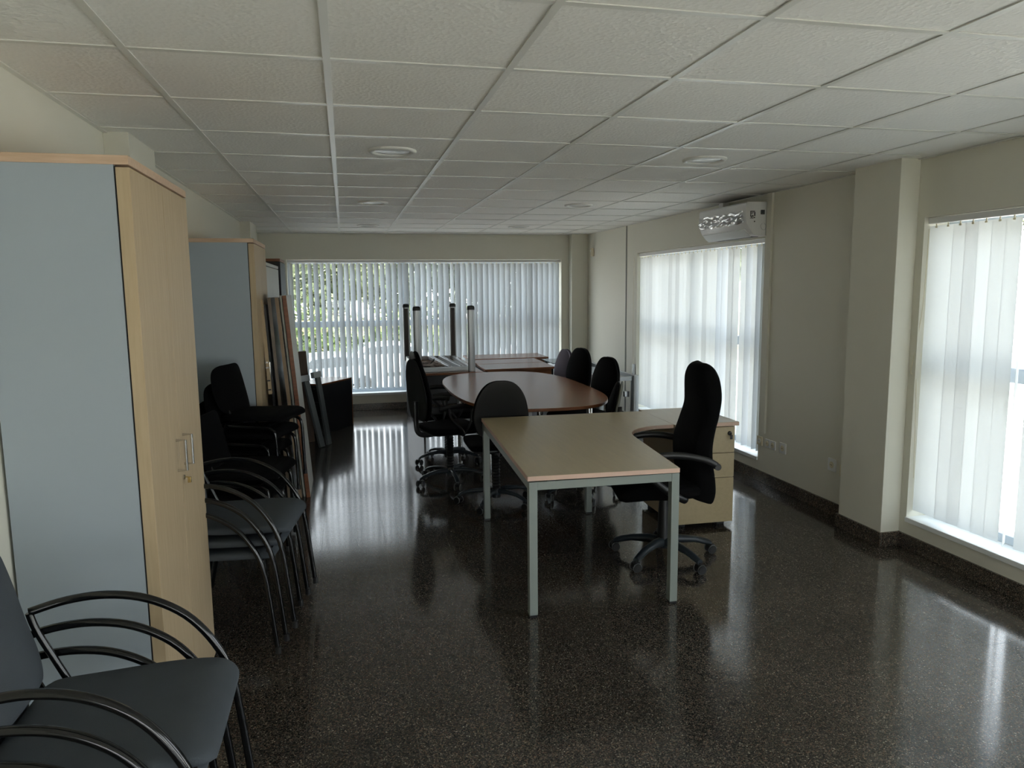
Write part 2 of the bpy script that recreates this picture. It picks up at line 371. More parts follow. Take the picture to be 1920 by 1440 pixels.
# windows
def window(name, L, hgt, mull, M, label, mr=.94):
    # local: x along width, y outward, z up; M places it
    w_ = thing(name, label, None, kind='structure'); w_.matrix_world = M
    fr = B(); f = .05
    box(fr, 0, L, .17, .23, 0, f); box(fr, 0, L, .17, .23, hgt-f, hgt); box(fr, 0, f, .17, .23, f, hgt-f); box(fr, L-f, L, .17, .23, f, hgt-f)
    obj('window_frame', fr, ALUF, w_, bevel=.004)
    obj('mid_rail', box(B(), f, L-f, .165, .23, mr-.04, mr+.04), ALUF, w_, bevel=.004)
    ed = [f] + mull + [L-f]
    for m_ in mull:
        obj('mullion', box(B(), m_-.035, m_+.035, .168, .232, f, hgt-f), ALUF, w_, bevel=.004)
    for i in range(len(ed)-1):
        for z0, z1 in ((f, mr-.04), (mr+.04, hgt-f)):
            g = obj('pane', box(B(), ed[i]+(.035 if i else 0), ed[i+1]-(.035 if i < len(ed)-2 else 0), .197, .201, z0, z1), GLASS, w_, smooth=False)
    obj('sill', box(B(), 0, L, -.012, .26, -.03, .0), SILL, w_, bevel=.003)
    return w_
window('window_1', WX1-WX0, WZ1-WZ0, [1.5], Matrix.Translation((WX0, YB, WZ0)), 'wide far window with grey aluminium frame')
def RM(y0): return Matrix.Translation((XR, y0, RZ0)) @ Matrix.Rotation(PI/2, 4, 'Z') @ Matrix.Scale(-1, 4, (0, 1, 0))
for i, ((a, b), lb) in enumerate(zip(RW, ('unseen window added for light in the right wall behind the camera', 'near right window with grey aluminium frame', 'far right window beneath the air conditioner'))):
    window('window_%d' % (i+2), b-a, RZ1-RZ0, [(b-a)/2] if i != 1 else [1.0, 2.0], RM(a), lb)  # window_2 is the unseen one added for light

window('window_5', FW[1]-FW[0], FW[3]-FW[2], [1.9], Matrix.Translation((FW[0], YF, FW[2])) @ Matrix.Scale(-1, 4, (0, 1, 0)), 'low wide window added behind the camera for light')
# vertical blinds ---------------------------------------------------
def slatmesh(wd, z0, z1, cup=.012):
    bm = B(); n = 4; R = []
    for k in range(n+1):
        u = (k/n-.5); R.append((u*wd, cup*(.25-u*u)))
    th = .0006
    lo = [[bm.verts.new((x, y+s*th, z)) for x, y in R] for s in (-1, 1) for z in (z0, z1)]
    a0, a1, b0, b1 = lo
    for k in range(n):
        bm.faces.new((a0[k], a0[k+1], a1[k+1], a1[k])); bm.faces.new((b0[k+1], b0[k], b1[k], b1[k+1]))
        bm.faces.new((a0[k], b0[k], b0[k+1], a0[k+1])); bm.faces.new((a1[k+1], b1[k+1], b1[k], a1[k]))
    bm.faces.new((a0[0], a1[0], b1[0], b0[0])); bm.faces.new((a0[n], b0[n], b1[n], a1[n]))
    return bm
def blind(label, M, L, z0, z1, slats, wd, cord=None, sm=None):
    # M: local x along window (width), y outward; slats: list (x, angle, lean)
    t = thing('vertical_blind', label, 'blind'); t.matrix_world = M
    obj('headrail', box(B(), .005, L-.005, -.022, .022, z1, z1+.035), PLASW, t, bevel=.003)
    proto = None; clip = None
    for x, a, ln, *shaded in slats:
        if proto is None:
            proto = obj('slat', slatmesh(wd, z0-z1+.02, -.012, .012 if sm else .001), sm or SLAT, t, loc=(x, 0, z1)); proto.rotation_euler = (ln, ln*.6, a)
            clip = obj('slat_hook', box(box(B(), -.003, .003, -.002, .002, -.02, 0), -.007, .007, -.0025, .0025, -.024, -.014), PLASC, t, loc=(x, 0, z1)); clip.rotation_euler = (0, 0, a)
        else:
            if shaded: obj('slat', slatmesh(wd, z0-z1+.02, -.012, .004), SLAT_SHADE, t, loc=(x, 0, z1)).rotation_euler = (0, 0, a)
            else: piece(proto, (x, 0, z1), t, (ln, ln*.6, a))
            piece(clip, (x, 0, z1), t, (0, 0, a))
    if cord:
        obj('cord', tube(B(), cord, .0018, 6, 5), PLASC, t)
    return t
sl = []; x = .05; rr = random.Random(3)
while x < WX1-WX0-.04:
    u = x/(WX1-WX0)
    base = -math.radians(52 - 12*u)
    a = base + math.radians(rr.uniform(-7, 7))
    if rr.random() < .08: a += math.radians(rr.choice((-16, 14)))
    sl.append((x, a, math.radians(rr.uniform(-.25, .25)))); x += .079
blind('white vertical blind with half-open slats across the far window', Matrix.Translation((WX0, YB+.06, 0)), WX1-WX0, WZ0+.03, WZ1-.04, sl, .089, sm=SLAT_SHADE)
def RB(y0): return Matrix.Translation((XR+.045, y0, 0)) @ Matrix.Rotation(PI/2, 4, 'Z') @ Matrix.Scale(-1, 4, (0, 1, 0))
# far right window: near end partly open, rest closed and overlapping
sl = []; L = RW[2][1]-RW[2][0]
sl = [(.60, math.radians(-12), 0), (.52, math.radians(-12), 0), (.37, math.radians(-20), 0), (.19, math.radians(-10), 0)]
for y, a in ((.05, 72), (.12, 78), (.28, 84), (.70, 84), (.79, 84)): sl.append((y, math.radians(a), 0, 1))  # turned slats use the fabric copy darkened for shade
y = .92
while y < L-.02: sl.append((y, math.radians(rr.uniform(-6, -3)), 0)); y += .0865
blind('white vertical blind below the air conditioner, mostly closed with the near slats turned open', RB(RW[2][0]), L, RZ0+.02, RZ1-.04, sl, .089)
sl = []; L = RW[1][1]-RW[1][0]; y = L-.045; k = 0
while y > 1.42:  # stretch out of view left without slats to let more light in
    a = -4 + rr.uniform(-1.5, 1.5)
    if k == 7: a = 55
    if k == 8: y -= .02; a = -8
    sl.append((y, math.radians(a), math.radians(rr.uniform(-.05, .05)))); y -= .0865; k += 1
cord = [(L-.012, -.02, 1.96), (L-.01, -.03, 1.5), (L+.02, -.045, 1.2), (L+.03, -.05, 1.1), (L, -.035, 1.06), (L-.012, -.03, .7), (L-.012, -.02, .45)]
blind('white vertical blind on the near right window with a hanging cord', RB(RW[1][0]), L, RZ0+.02, RZ1-.04, sl, .089, cord)

# ------------------------------------------------------------------ ceiling lamps
def downlight(x, y, label):
    t = thing('ceiling_light', label, 'ceiling light', (x, y, H), group='round recessed downlights')
    obj('trim_ring', lathe(B(), [(.098, .004), (.098, -.002), (.104, -.009), (.12, -.008), (.128, -.002), (.128, .004)], n=40), WHITE, t, ang=60)
    obj('diffuser', lathe(B(), [(.001, -.003), (.09, -.002), (.0985, .003), (.0985, .005)], n=40), LAMPG, t, ang=60)
for x, y, lb in ((.283, 4.094, 'round white recessed downlight, nearest of the left row'), (2.088, 4.06, 'round white recessed downlight, nearest of the right row'),
               (.269, 6.488, 'round white recessed downlight, middle of the left row'), (2.091, 6.447, 'round white recessed downlight, middle of the right row'),
               (.302, 8.798, 'round white recessed downlight, farthest of the left row'), (2.09, 8.8, 'round white recessed downlight, farthest of the right row')):
    downlight(x, y, lb)

# ------------------------------------------------------------------ air conditioner
t = thing('air_conditioner', 'white wall-mounted air conditioner with plastic film still on it', 'air conditioner', (XR, 5.45, 2.04))
prof = [(0, 0), (-.10, 0), (-.125, .012), (-.165, .06), (-.185, .10), (-.195, .15), (-.195, .255), (-.185, .268), (0, .27)]
def sect(bm, prof, y0, y1):
    return rings(bm, [[Vector((x, y, z)) for x, z in prof] for y in (y0, y1)])
obj('housing', sect(B(), prof, 0, .80), PLASW, t, bevel=.003)
obj('louver', sect(B(), [(-.108, -.004), (-.115, -.008), (-.168, .05), (-.164, .057), (-.12, .01)], .06, .77), SILL, t, bevel=.002)
obj('air_outlet', sect(B(), [(-.03, -.003), (-.095, -.003), (-.095, .003), (-.03, .003)], .08, .74), DARK, t)
bm = B(); rf = random.Random(5); nx, nz = 60, 14; G = []
for i in range(nx+1):
    row = []
    for k in range(nz+1):
        u, v = i/nx, .36+.64*k/nz
        if v > .35: z = .10 + (v-.35)/.65*.10; x = -.188 if z < .12 else -.198
        else: z = .035 + v/.35*.065; x = -.15 - v/.35*.04
        amp = .004 + .006*math.sin(v*PI)
        x -= .006 + amp*.8*(math.sin(u*21+v*9)*.5 + math.sin(v*26+u*9+2*math.sin(u*13))*.5 + math.sin(u*47-v*31)*.22 + rf.uniform(-.1, .1))
        row.append(bm.verts.new((x, .03+u*.76, z + .006*math.sin(u*33))))
    G.append(row)
for i in range(nx):
    for k in range(nz): bm.faces.new((G[i][k], G[i+1][k], G[i+1][k+1], G[i][k+1]))
obj('plastic_film', bm, FILM, t)
lab = B()
for k, (x0, x1, z0, z1) in enumerate(((-.155, -.115, .19, .196), (-.155, -.150, .15, .19), (-.145, -.14, .17, .186), (-.12, -.112, .155, .187), (-.137, -.128, .15, .163),
        (-.156, -.13, .137, .141), (-.125, -.112, .14, .147), (-.12, -.112, .108, .118), (-.134, -.13, .176, .186), (-.147, -.142, .145, .16))):
    box(lab, x0, x1, -.002, .0005, z0, z1)
obj('printed_label', lab, BLACKL, t, smooth=False)
lab = B()
for i in range(4):
    for j in range(4): box(lab, -.062+i*.009, -.055+i*.009, -.002, .0005, .17+j*.009, .178+j*.009)
obj('sticker', lab, BLACKL, t, smooth=False)
bm = B(); tube(bm, [(-.045, -.001, .10), (-.06, -.0015, .08), (-.045, -.001, .05), (-.02, -.001, .05), (-.012, -.001, .08), (-.03, -.001, .10)], .001, 5, 3)
obj('cable_mark', bm, mat('faint_grey', srgb(150, 150, 150), .5), t)
obj('pipe_cover', box(B(), -.06, 0, .62, .70, .27, .33), PLASW, t, bevel=.004)

# motion detector, sockets, blind control
t = thing('motion_detector', 'small cream motion detector high in the far right corner', 'detector', (XR, 9.72, 2.06), -.5)
bm = B(); prism(bm, [(0, -.03), (-.03, -.028), (-.045, 0), (-.03, .028), (0, .03)], 0, .11); obj('housing', bm, PLASC, t, bevel=.004)
obj('lens', box(B(), -.047, -.03, -.018, .018, .055, .09), WHITE, t, bevel=.003)
def socket(y, z, s, m, label, kind='socket'):
    t = thing('wall_socket', label, 'socket', (XR, y, z))
    obj('plate', box(B(), -.009, 0, -s/2, s/2, -s/2, s/2), m, t, bevel=.002)
    obj('insert', lathe(B(), [(.001, -.0125), (.02, -.0125), (.021, -.0095), (.024, -.009)], (0, 0, 0), 16), PLASC if m is PLASW else WHITE, t).rotation_euler = (0, PI/2, 0)
    t.children[-1].location = (.0015, 0, 0)
    bm = B(); box(bm, -.013, -.0108, -.009, -.004, -.003, .003); box(bm, -.013, -.0108, .004, .009, -.003, .003); obj('holes', bm, DARK, t, smooth=False)
    return t
socket(5.445, .345, .075, PLASC, 'cream wall socket right at the far window corner')
socket(5.325, .345, .07, PLASW, 'white wall socket, left half of the pair under the trunking')
socket(5.247, .345, .07, PLASW, 'white wall socket, right half of the pair under the trunking')
socket(5.11, .35, .085, PLASW, 'white wall socket just right of the pair under the trunking')
socket(4.50, .36, .09, PLASW, 'white wall socket alone to the left of the pillar')
socket(4.37, .34, .085, PLASC, 'wall socket half hidden by the edge of the pillar')
t = thing('chain_bracket', 'small grey blind chain holder at the left edge of the far right window', 'bracket', (XR, 8.21, .60))
obj('holder', box(B(), -.025, 0, -.02, .02, 0, .12), ALU, t, bevel=.004); obj('chain', tube(B(), [(-.02, 0, .1), (-.024, .006, .6), (-.02, 0, 1.38)], .002, 6, 4), PLASC, t)

# ------------------------------------------------------------------ tall cabinets on the left
def cabinet(label, y0, y1, xf, h, side, door, top, handle=True, toph=.028, zb=.0):
    t = thing('tall_cabinet', label, 'cabinet', (0, y0, 0)); Lc = y1-y0; xb = XL+.01 if not (y1 > 8) else XL+.095
    bm = B(); ds = .045
    box(bm, xb, xf-ds, 0, .018, zb, h-toph); box(bm, xb, xf-ds, Lc-.018, Lc, zb, h-toph); box(bm, xb, xb+.008, .018, Lc-.018, zb, h-toph); box(bm, xb+.008, xf-ds-.02, .018, Lc-.018, zb+.0, zb+.06)
    obj('carcass', bm, side, t, smooth=False)
    sh = obj('shelf', box(B(), xb+.01, xf-ds-.02, .019, Lc-.019, h*.5, h*.5+.018), side, t, smooth=False)
    obj('door_edge_gap', box(B(), xf-ds-.004, xf-ds+.004, .006, Lc-.006, zb+.03, h-toph-.004), DARK, t, smooth=False)
    obj('top', box(B(), xb, xf, -.004, Lc+.004, h-toph, h), top, t, bevel=.002)
    mid = Lc*.5
    for k, (a, b) in enumerate(((.001, mid-.0015), (mid+.0015, Lc-.001))):
        d = obj('door', box(B(), xf-ds+.005, xf, a, b, zb+.01, h-toph-.007), door, t, bevel=.0015)
        if handle:
            hy = mid-.06 if k == 0 else mid+.055; hb = B()
            tube(hb, [(xf, hy, .975), (xf+.032, hy, .975), (xf+.032, hy, 1.09), (xf, hy, 1.09)], .0055, 8)
            obj('handle', hb, CHROME, d, label='bright metal bar handle')
            if k == 1:
                obj('lock', lathe(B(), [(.010, 0), (.010, .005), (.007, .006), (.001, .006)], n=14), CHROME, d).matrix_world = Matrix.Translation((xf, y0+mid+.02, .93)) @ Matrix.Rotation(PI/2, 4, 'Y')
                kk = d.children[-1]; kk.location = (xf, mid+.02, .93); kk.rotation_euler = (0, PI/2, 0)
                obj('key', box(box(B(), xf+.006, xf+.02, mid+.019, mid+.021, .928, .932), xf+.016, xf+.028, mid+.014, mid+.026, .908, .93), BRASS, d, bevel=.001)
    return t
cabinet('tall maple-doored cabinet with blue-grey side, nearest on the left', 2.525, 3.365, -.63, 2.055, GREYLAM, MAPLE, MAPLEX)
cabinet('tall maple-doored cabinet with blue-grey side, second along the left wall', 5.57, 6.36, -.612, 2.006, GREYLAM, MAPLE, MAPLEX)
cabinet('tall white cabinet, lower, between the second maple cabinet and the black one', 6.42, 7.72, -.63, 1.875, WBOARD, WBOARD, WBOARD, True)
cabinet('tall black cabinet with brown top near the far window', 8.16, 8.80, -.644, 1.97, BLACKL, BLACKL, WALEDGE, False)

# ------------------------------------------------------------------ stacking chairs
def armchair(label, fab, square=False):
    t = thing('stacking_armchair', label, 'chair')
    hw = .255
    if not square:
        front = [(.262, 0), (.235, .26), (.215, .40), (.175, .50), (.105, .59), (.01, .648), (-.09, .67), (-.19, .665), (-.275, .65)]
    else:
        front = [(.262, 0), (.245, .25), (.235, .45), (.23, .57), (.205, .625), (.15, .645), (0, .65), (-.12, .645), (-.255, .63)]
    if square: front = [(.17, 0), (.165, .20), (.16, .36), (.135, .405), (.08, .415), (-.05, .42), (-.16, .425)]
    for s in (-1, 1):
        obj('leg_tube' if square else 'arm_tube', tube(B(), [(x, s*(hw-.03*square-(.022 if x < -.25 else 0)), z) for x, z in front], .0115, 10, 5), TUBE, t, ang=60)
        up = [(-.315, .84), (-.29, .70), (-.265, .60), (-.225, .50), (-.19, .445)]
        if square: up = [(-.30, .76), (-.285, .68), (-.25, .58), (-.215, .50), (-.19, .445)]
        if not square: up = [(-.275, .648), (-.262, .60), (-.228, .52), (-.195, .445)]
        obj('back_upright', tube(B(), [(x+.03*square, s*(hw-.022-.09*square), z) for x, z in up], .010, 8, 4), SHELL if square else TUBE, t, ang=60)
        obj('rear_leg', tube(B(), [(-.16, s*(hw-.01), .44), (-.2, s*hw, .30), (-.265, s*hw, 0)], .010, 8, 4), TUBE, t, ang=60)
        obj('foot_cap', lathe(B(), [(.014, 0), (.014, .03), (.011, .032)], (.17 if square else .262, s*(hw-.03*square), 0), 10), BLACKP, t)
    bm = B(); tube(bm, [(-.19, -hw, .437), (-.19, hw, .437)], .009, 8); tube(bm, [(.20-.09*square, -hw+.03*square, .425), (.20-.09*square, hw-.03*square, .425)], .009, 8)
    obj('seat_frame', bm, TUBE, t, ang=60)
    P = [(-.235, .470, .30, .008, .0), (-.228, .468, .36, .028, .0), (-.20, .462, .42, .042, .0), (-.08, .455, .455, .05, .004), (.06, .458, .47, .052, .004), (.17, .462, .46, .05, .0),
         (.215, .455, .44, .042, .0), (.238, .445, .40, .028, .0), (.246, .436, .36, .008, .0)]
    P = [(x*(1-.14*square)-.01*square, z-.008+.02*square, w_*1.04, th, -cv) for x, z, w_, th, cv in P]
    obj('seat', pad(B(), P, 28, 3.6), fab, t, ang=80)
    if square:
        Q = [(-.225, .505, .30, .01), (-.232, .515, .36, .028), (-.248, .56, .42, .036), (-.268, .64, .44, .036), (-.285, .72, .42, .034), (-.296, .775, .38, .028), (-.30, .80, .30, .018), (-.301, .808, .20, .006)]
    else:
        Q = [(-.215, .50, .34, .01), (-.22, .512, .42, .026), (-.232, .56, .47, .034), (-.254, .64, .495, .034), (-.272, .72, .505, .032), (-.285, .785, .48, .028), (-.292, .828, .42, .02), (-.295, .848, .30, .006)]
    obj('backrest', pad(B(), [(x+.055*square, z, w_, th, -.035*(w_/.44)**2) for x, z, w_, th in Q], 28, 2.6), fab, t, ang=80)
    return t
proto = armchair('slate-grey armchair at the bottom of the stack in the lower left corner', TEALF)
G1 = 'slate-grey stacking armchairs in the lower left corner'
proto['group'] = G1; proto.location = (-.655, 1.855, 0)
dup(proto, (-.612, 1.855, .075), 0, 'slate-grey armchair in the middle of the stack in the lower left corner')
dup(proto, (-.572, 1.855, .15), 0, 'slate-grey armchair with open seat, topmost of the stack in the lower left corner')
G2 = 'slate-grey stacking armchairs behind the nearest cabinet'; a = math.radians(-8)
for k, lb in enumerate(('bottom', 'middle', 'top')):
    dup(proto, (-.578+.04*k, 3.605-.006*k, .06*k), a, 'slate-grey armchair, %s of the stack of three just behind the nearest cabinet' % lb, G2)
bp_ = armchair('black padded side chair at the bottom of the tall stack beside the second cabinet', BLACKF, True)
G3 = 'black stacking side chairs beside the second cabinet'; bp_['group'] = G3; bp_.location = (-.70, 5.16, 0); bp_.rotation_euler = (0, 0, -.32)
for k, lb in ((1, 'second from the bottom of'), (2, 'second from the top of'), (3, 'topmost of')):
    dup(bp_, (-.70+.05*k, 5.16, .113*k), -.32, 'black padded side chair, %s the tall stack beside the second cabinet' % lb)
dup(bp_, (-.62, 4.50, 0), math.radians(-12), 'black padded side chair, lower one of the pair behind the grey stack', 'pair of black side chairs behind the grey stack')
dup(bp_, (-.57, 4.50, .12), math.radians(-12), 'black padded side chair, upper one of the pair behind the grey stack', 'pair of black side chairs behind the grey stack')

# ------------------------------------------------------------------ swivel chairs
def star(t, m, a0=.3, R=.29, fat=1.):
    bm = B()
    lathe(bm, [(.001, .07), (.035, .07), (.042, .085), (.036, .115), (.028, .13), (.001, .13)], n=16)
    for k in range(5):
        a = a0 + k*2*PI/5; d = Vector((math.cos(a), math.sin(a), 0)); n_ = Vector((-d.y, d.x, 0)); Rg = []
        for r, z, w_, h_ in ((.02, .10, .023, .022), (.10, .108, .02, .018), (.2, .098, .017, .014), (.265, .08, .016, .014), (R, .066, .014, .010)):
            w_ *= fat; h_ *= fat; c = d*r + Vector((0, 0, z)); Rg.append([c + n_*w_*math.cos(q) + Vector((0, 0, 1))*h_*math.sin(q) for q in [i*PI/4+PI/8 for i in range(8)]])
        rings(bm, Rg)
    obj('star_base', bm, m, t, ang=50)
    pr_ = None
    for k in range(5):
        a = a0 + k*2*PI/5; p = (R*math.cos(a), R*math.sin(a), 0)
        if pr_ is None:
            cb_ = B()
            for s in (-1, 1): lathe(cb_, [(.001, s*.024-.007), (.024, s*.024-.007), (.027, s*.024), (.024, s*.024+.007), (.001, s*.024+.007)], (0, 0, .027), 16, 'y')
            lathe(cb_, [(.001, 0), (.007, 0), (.007, .03), (.001, .03)], (0, 0, .034), 8)
            box(cb_, -.022, .02, -.014, .014, .03, .055)
            pr_ = obj('caster', cb_, BLACKP, t, loc=p); pr_.rotation_euler = (0, 0, a+.7)
            rb = B()
            for s in (-1, 1): lathe(rb, [(.0275, s*.024-.0035), (.0283, s*.024), (.0275, s*.024+.0035), (.026, s*.024+.0035), (.026, s*.024-.0035)], (0, 0, .0285), 16, 'y')
            tr = obj('tread', rb, TWHITE, pr_)
        else:
            q = pr_.copy(); C.objects.link(q); q.parent = t; q.location = p; q.rotation_euler = (0, 0, a+.7+k*1.9)
            q2 = tr.copy(); C.objects.link(q2); q2.parent = q
def gas(t, z1, bell=True):
    bm = B(); pr0 = [(.001, .06), (.026, .06), (.026, .25), (.014, .255), (.014, z1), (.001, z1)]
    if bell:
        pr0 = [(.001, .05), (.034, .05), (.034, .12)]
        z = .12
        while z < z1-.03: pr0 += [(.034, z), (.028, z+.012)]; z += .024
        pr0 += [(.03, z1-.01), (.001, z1-.01)]
    lathe(bm, pr0, n=16); obj('gas_lift', bm, BLACKP, t, ang=40)
def task_chair(label, fab=None, shell=None, arms=True, top=1.06, a0=.3, wide=.44):
    fab = fab or BLACKF; shell = shell or SHELL
    t = thing('task_chair', label, 'chair')
    star(t, BASEP, a0); gas(t, .43)
    obj('tilt_mechanism', box(B(), -.13, .1, -.07, .07, .415, .455), BLACKP, t, bevel=.01)
    P = [(-.235, .485, .28, .01), (-.225, .485, .36, .035), (-.19, .48, .42, .05), (-.05, .478, .46, .055), (.1, .482, .47, .058), (.19, .478, .45, .052), (.235, .466, .40, .036), (.25, .455, .34, .01)]
    obj('seat', pad(B(), [(x, z, w_, th, -.006) for x, z, w_, th in P], 28, 3.4), fab, t, ang=80)
    obj('seat_shell', pad(B(), [(-.22, .458, .34, .008, 0), (-.2, .452, .40, .018, 0), (0, .448, .43, .02, 0), (.19, .448, .42, .018, 0), (.225, .45, .36, .008, 0)], 24, 3.4), BLACKP, t, ang=80)
    bm = B(); tube(bm, [(-.1, 0, .435), (-.22, 0, .43), (-.285, 0, .46), (-.30, 0, .54), (-.30, 0, .72)], .022, 8, 5, ry=.014); obj('back_bar', bm, BLACKP, t)
    z0 = .565; h = top-z0
    Q = []
    for v, w_, th, dx in ((0, .55, .01, 0), (.02, .68, .03, 0), (.10, .86, .045, .012), (.3, 1, .055, .018), (.5, .98, .055, .008), (.7, .88, .048, -.012), (.86, .70, .04, -.03), (.95, .50, .03, -.04), (.985, .33, .02, -.043), (1, .18, .006, -.044)):
        Q.append((-.245+dx, z0+v*h, wide*w_, th, -.03*w_*w_))
    obj('backrest', pad(B(), Q, 28, 2.5), fab, t, ang=80)
    obj('back_shell', pad(B(), [(x-.03, z, w_*.96, th*.5, cv) for x, z, w_, th, cv in Q], 28, 2.5), shell, t, ang=80)
    if arms:
        for s in (-1, 1):
            obj('armrest', tube(B(), [(-.20, s*.26, .675), (-.1, s*.265, .69), (.02, s*.265, .69), (.12, s*.265, .675)], .021, 8, 5, ry=.011), BLACKP, t, ang=60)
            obj('arm_bracket', tube(B(), [(.02, s*.16, .44), (.02, s*.24, .445), (-.01, s*.265, .50), (-.10, s*.265, .60), (-.12, s*.265, .68)], .012, 8, 5), BLACKP, t, ang=60)
            obj('arm_strut', tube(B(), [(.02, s*.24, .445), (.07, s*.262, .54), (.085, s*.265, .675)], .010, 8, 4), BLACKP, t, ang=60)
    return t
c = task_chair('black swivel armchair, nearest on the left side of the oval table', top=1.07, a0=PI+.1); c.location = (.83, 6.08, 0); c.rotation_euler = (0, 0, .28)
dup(c, (.91, 6.80, 0), .12, 'black swivel armchair, second along the left side of the oval table')
c = task_chair('black armless swivel chair at the near end of the oval table, back to the camera', arms=False, top=.985, a0=.1, wide=.41); c.location = (1.08, 5.36, 0); c.rotation_euler = (0, 0, PI/2-.05)
c = task_chair('charcoal and grey-backed swivel chair at the near right of the oval table', shell=CHARF, arms=False, top=.915, a0=.7); c.location = (1.77, 5.40, 0); c.rotation_euler = (0, 0, PI-.42)
c = task_chair('black rounded-back swivel chair, right side of the oval table behind the charcoal one', arms=False, top=.995, a0=.2); c.location = (2.08, 6.36, 0); c.rotation_euler = (0, 0, PI+.22)
c = task_chair('tall black swivel chair, right side of the oval table beside the mauve one', arms=False, top=1.02, a0=.5); c.location = (2.07, 7.12, 0); c.rotation_euler = (0, 0, PI+.25)
c = task_chair('mauve-grey swivel chair at the far right of the oval table', PURF, PURF, False, .965, .9, .42); c.location = (2.06, 7.70, 0); c.rotation_euler = (0, 0, PI+.1)

# executive chair
t = thing('executive_chair', 'tall black high-backed executive chair with loop arms behind the beige desk', 'chair', (1.845, 4.0, 0), math.radians(168))
star(t, BASEP, math.radians(143-168), .31, 1.45); gas(t, .42, False)
obj('lift_cover', lathe(B(), [(.001, .12), (.04, .12), (.036, .3), (.03, .40), (.001, .40)], n=16), BLACKP, t)
obj('tilt_mechanism', box(B(), -.15, .09, -.075, .075, .40, .45), BLACKP, t, bevel=.012)
P = [(-.22, .475, .34, .03), (-.20, .475, .44, .08), (-.15, .47, .48, .11), (0, .465, .5, .13), (.14, .465, .5, .13), (.22, .45, .48, .12), (.28, .425, .44, .08), (.30, .41, .38, .03)]
obj('seat', pad(B(), [(x, z, w_, th, -.004) for x, z, w_, th in P], 32, 3.4), BLACKF, t, ang=80)
Q = [(-.145, .412, .40, .14), (-.146, .415, .455, .18), (-.15, .427, .475, .195), (-.16, .46, .485, .19), (-.16, .53, .49, .175), (-.148, .62, .485, .17), (-.145, .72, .475, .17), (-.165, .82, .485, .145), (-.19, .92, .50, .13), (-.198, 1.0, .48, .145),
     (-.196, 1.065, .44, .15), (-.19, 1.12, .39, .14), (-.184, 1.16, .33, .11), (-.181, 1.183, .26, .07), (-.18, 1.193, .19, .03)]
obj('backrest', pad(B(), [(x-.005, z, w_, th, -.02) for x, z, w_, th in Q], 32, 3.0), BLACKF, t, ang=80)
for s in (-1, 1):
    pth = [(-.225, s*.285, .635), (-.15, s*.295, .675), (-.02, s*.30, .70), (.11, s*.30, .695), (.175, s*.295, .655), (.16, s*.29, .59), (.06, s*.285, .50), (-.05, s*.27, .435), (-.07, s*.2, .42)]
    ar = obj('arm_loop', tube(B(), pth, .021, 10, 5, ry=.015), BLACKP, t, ang=60)
    obj('arm_bolt', lathe(B(), [(.001, -.012), (.018, -.012), (.02, 0), (.018, .012), (.001, .012)], (-.232, s*.288, .63), 14, 'y'), BLACKP, t)
obj('lever', tube(B(), [(0, .08, .43), (.02, .18, .425), (.02, .24, .42)], .006, 8, 3), BLACKP, t)

# ------------------------------------------------------------------ beige corner desk and pedestal
t = thing('office_desk', 'beige-topped corner desk with grey-green square steel legs in the foreground', 'desk')
cut = [(1.618, 3.335), (1.700, 4.13), (1.712, 4.20), (1.735, 4.26), (1.770, 4.315), (1.820, 4.365), (1.890, 4.405), (1.970, 4.425), (2.098, 4.43), (2.112, 4.985), (.914, 5.022), (.835, 3.365)]
obj('desktop', prism(B(), cut, .707, .731), DESKTOP, t, bevel=.0015)
bm = B()
for i in range(len(cut)):
    p, q = Vector((*cut[i], 0)), Vector((*cut[(i+1) % len(cut)], 0)); d = (q-p); L = d.length; d.normalize(); n_ = Vector((d.y, -d.x, 0))
    vs4 = [p + n_*.0005 + Vector((0, 0, z)) for z in (.7078, .7302)]; vq = [q + n_*.0005 + Vector((0, 0, z)) for z in (.7078, .7302)]
    a_ = [bm.verts.new(v) for v in (vs4[0], vq[0], vq[1], vs4[1])]; b_ = [bm.verts.new(v + n_*.0012) for v in (vs4[0], vq[0], vq[1], vs4[1])]
    bm.faces.new(a_[::-1]); bm.faces.new(b_)
    for k in range(4): bm.faces.new((a_[k], a_[(k+1) % 4], b_[(k+1) % 4], b_[k]))
obj('edge_band', bm, DESKEDGE, t, smooth=False, label='pinkish beige edge strip')
def leg(nm, x, y, s, z0, z1, m, p, bevel=.002):
    return obj(nm, box(B(), x-s/2, x+s/2, y-s/2, y+s/2, z0, z1), m, p, bevel=bevel)
LG = [(.866, 3.40), (1.612, 3.385), (.937, 4.985), (1.683, 4.95)]
for x, y in LG:
    l_ = leg('leg', x, y, .042, .012, .697, FRAME, t); obj('leveling_foot', box(B(), x-.019, x+.019, y-.019, y+.019, 0, .012), BLACKP, l_)
def beam(nm, p, q, wd, z0, z1, m, par):
    p = Vector((*p, 0)); q = Vector((*q, 0)); d = q-p; L = d.length
    o = obj(nm, box(B(), 0, L, -wd/2, wd/2, z0, z1), m, par, bevel=.002); o.location = p; o.rotation_euler = (0, 0, math.atan2(d.y, d.x)); return o
for i, j in ((0, 1), (2, 3), (0, 2), (1, 3)):
    p, q = Vector(LG[i]), Vector(LG[j]); d = (q-p).normalized()*.021
    beam('frame_beam', p+d, q-d, .04, .655, .697, FRAME, t)
for i, j in ((0, 1), (2, 3)):
    for f in (.12, .88):
        p = Vector(LG[i]).lerp(Vector(LG[j]), f); obj('spacer', box(B(), p.x-.02, p.x+.02, p.y-.02, p.y+.02, .697, .707), BLACKP, t)
t = thing('drawer_pedestal', 'beige three-drawer pedestal with black lock at the right end of the corner desk', 'drawer unit', (2.13, 4.425, 0), -.012)
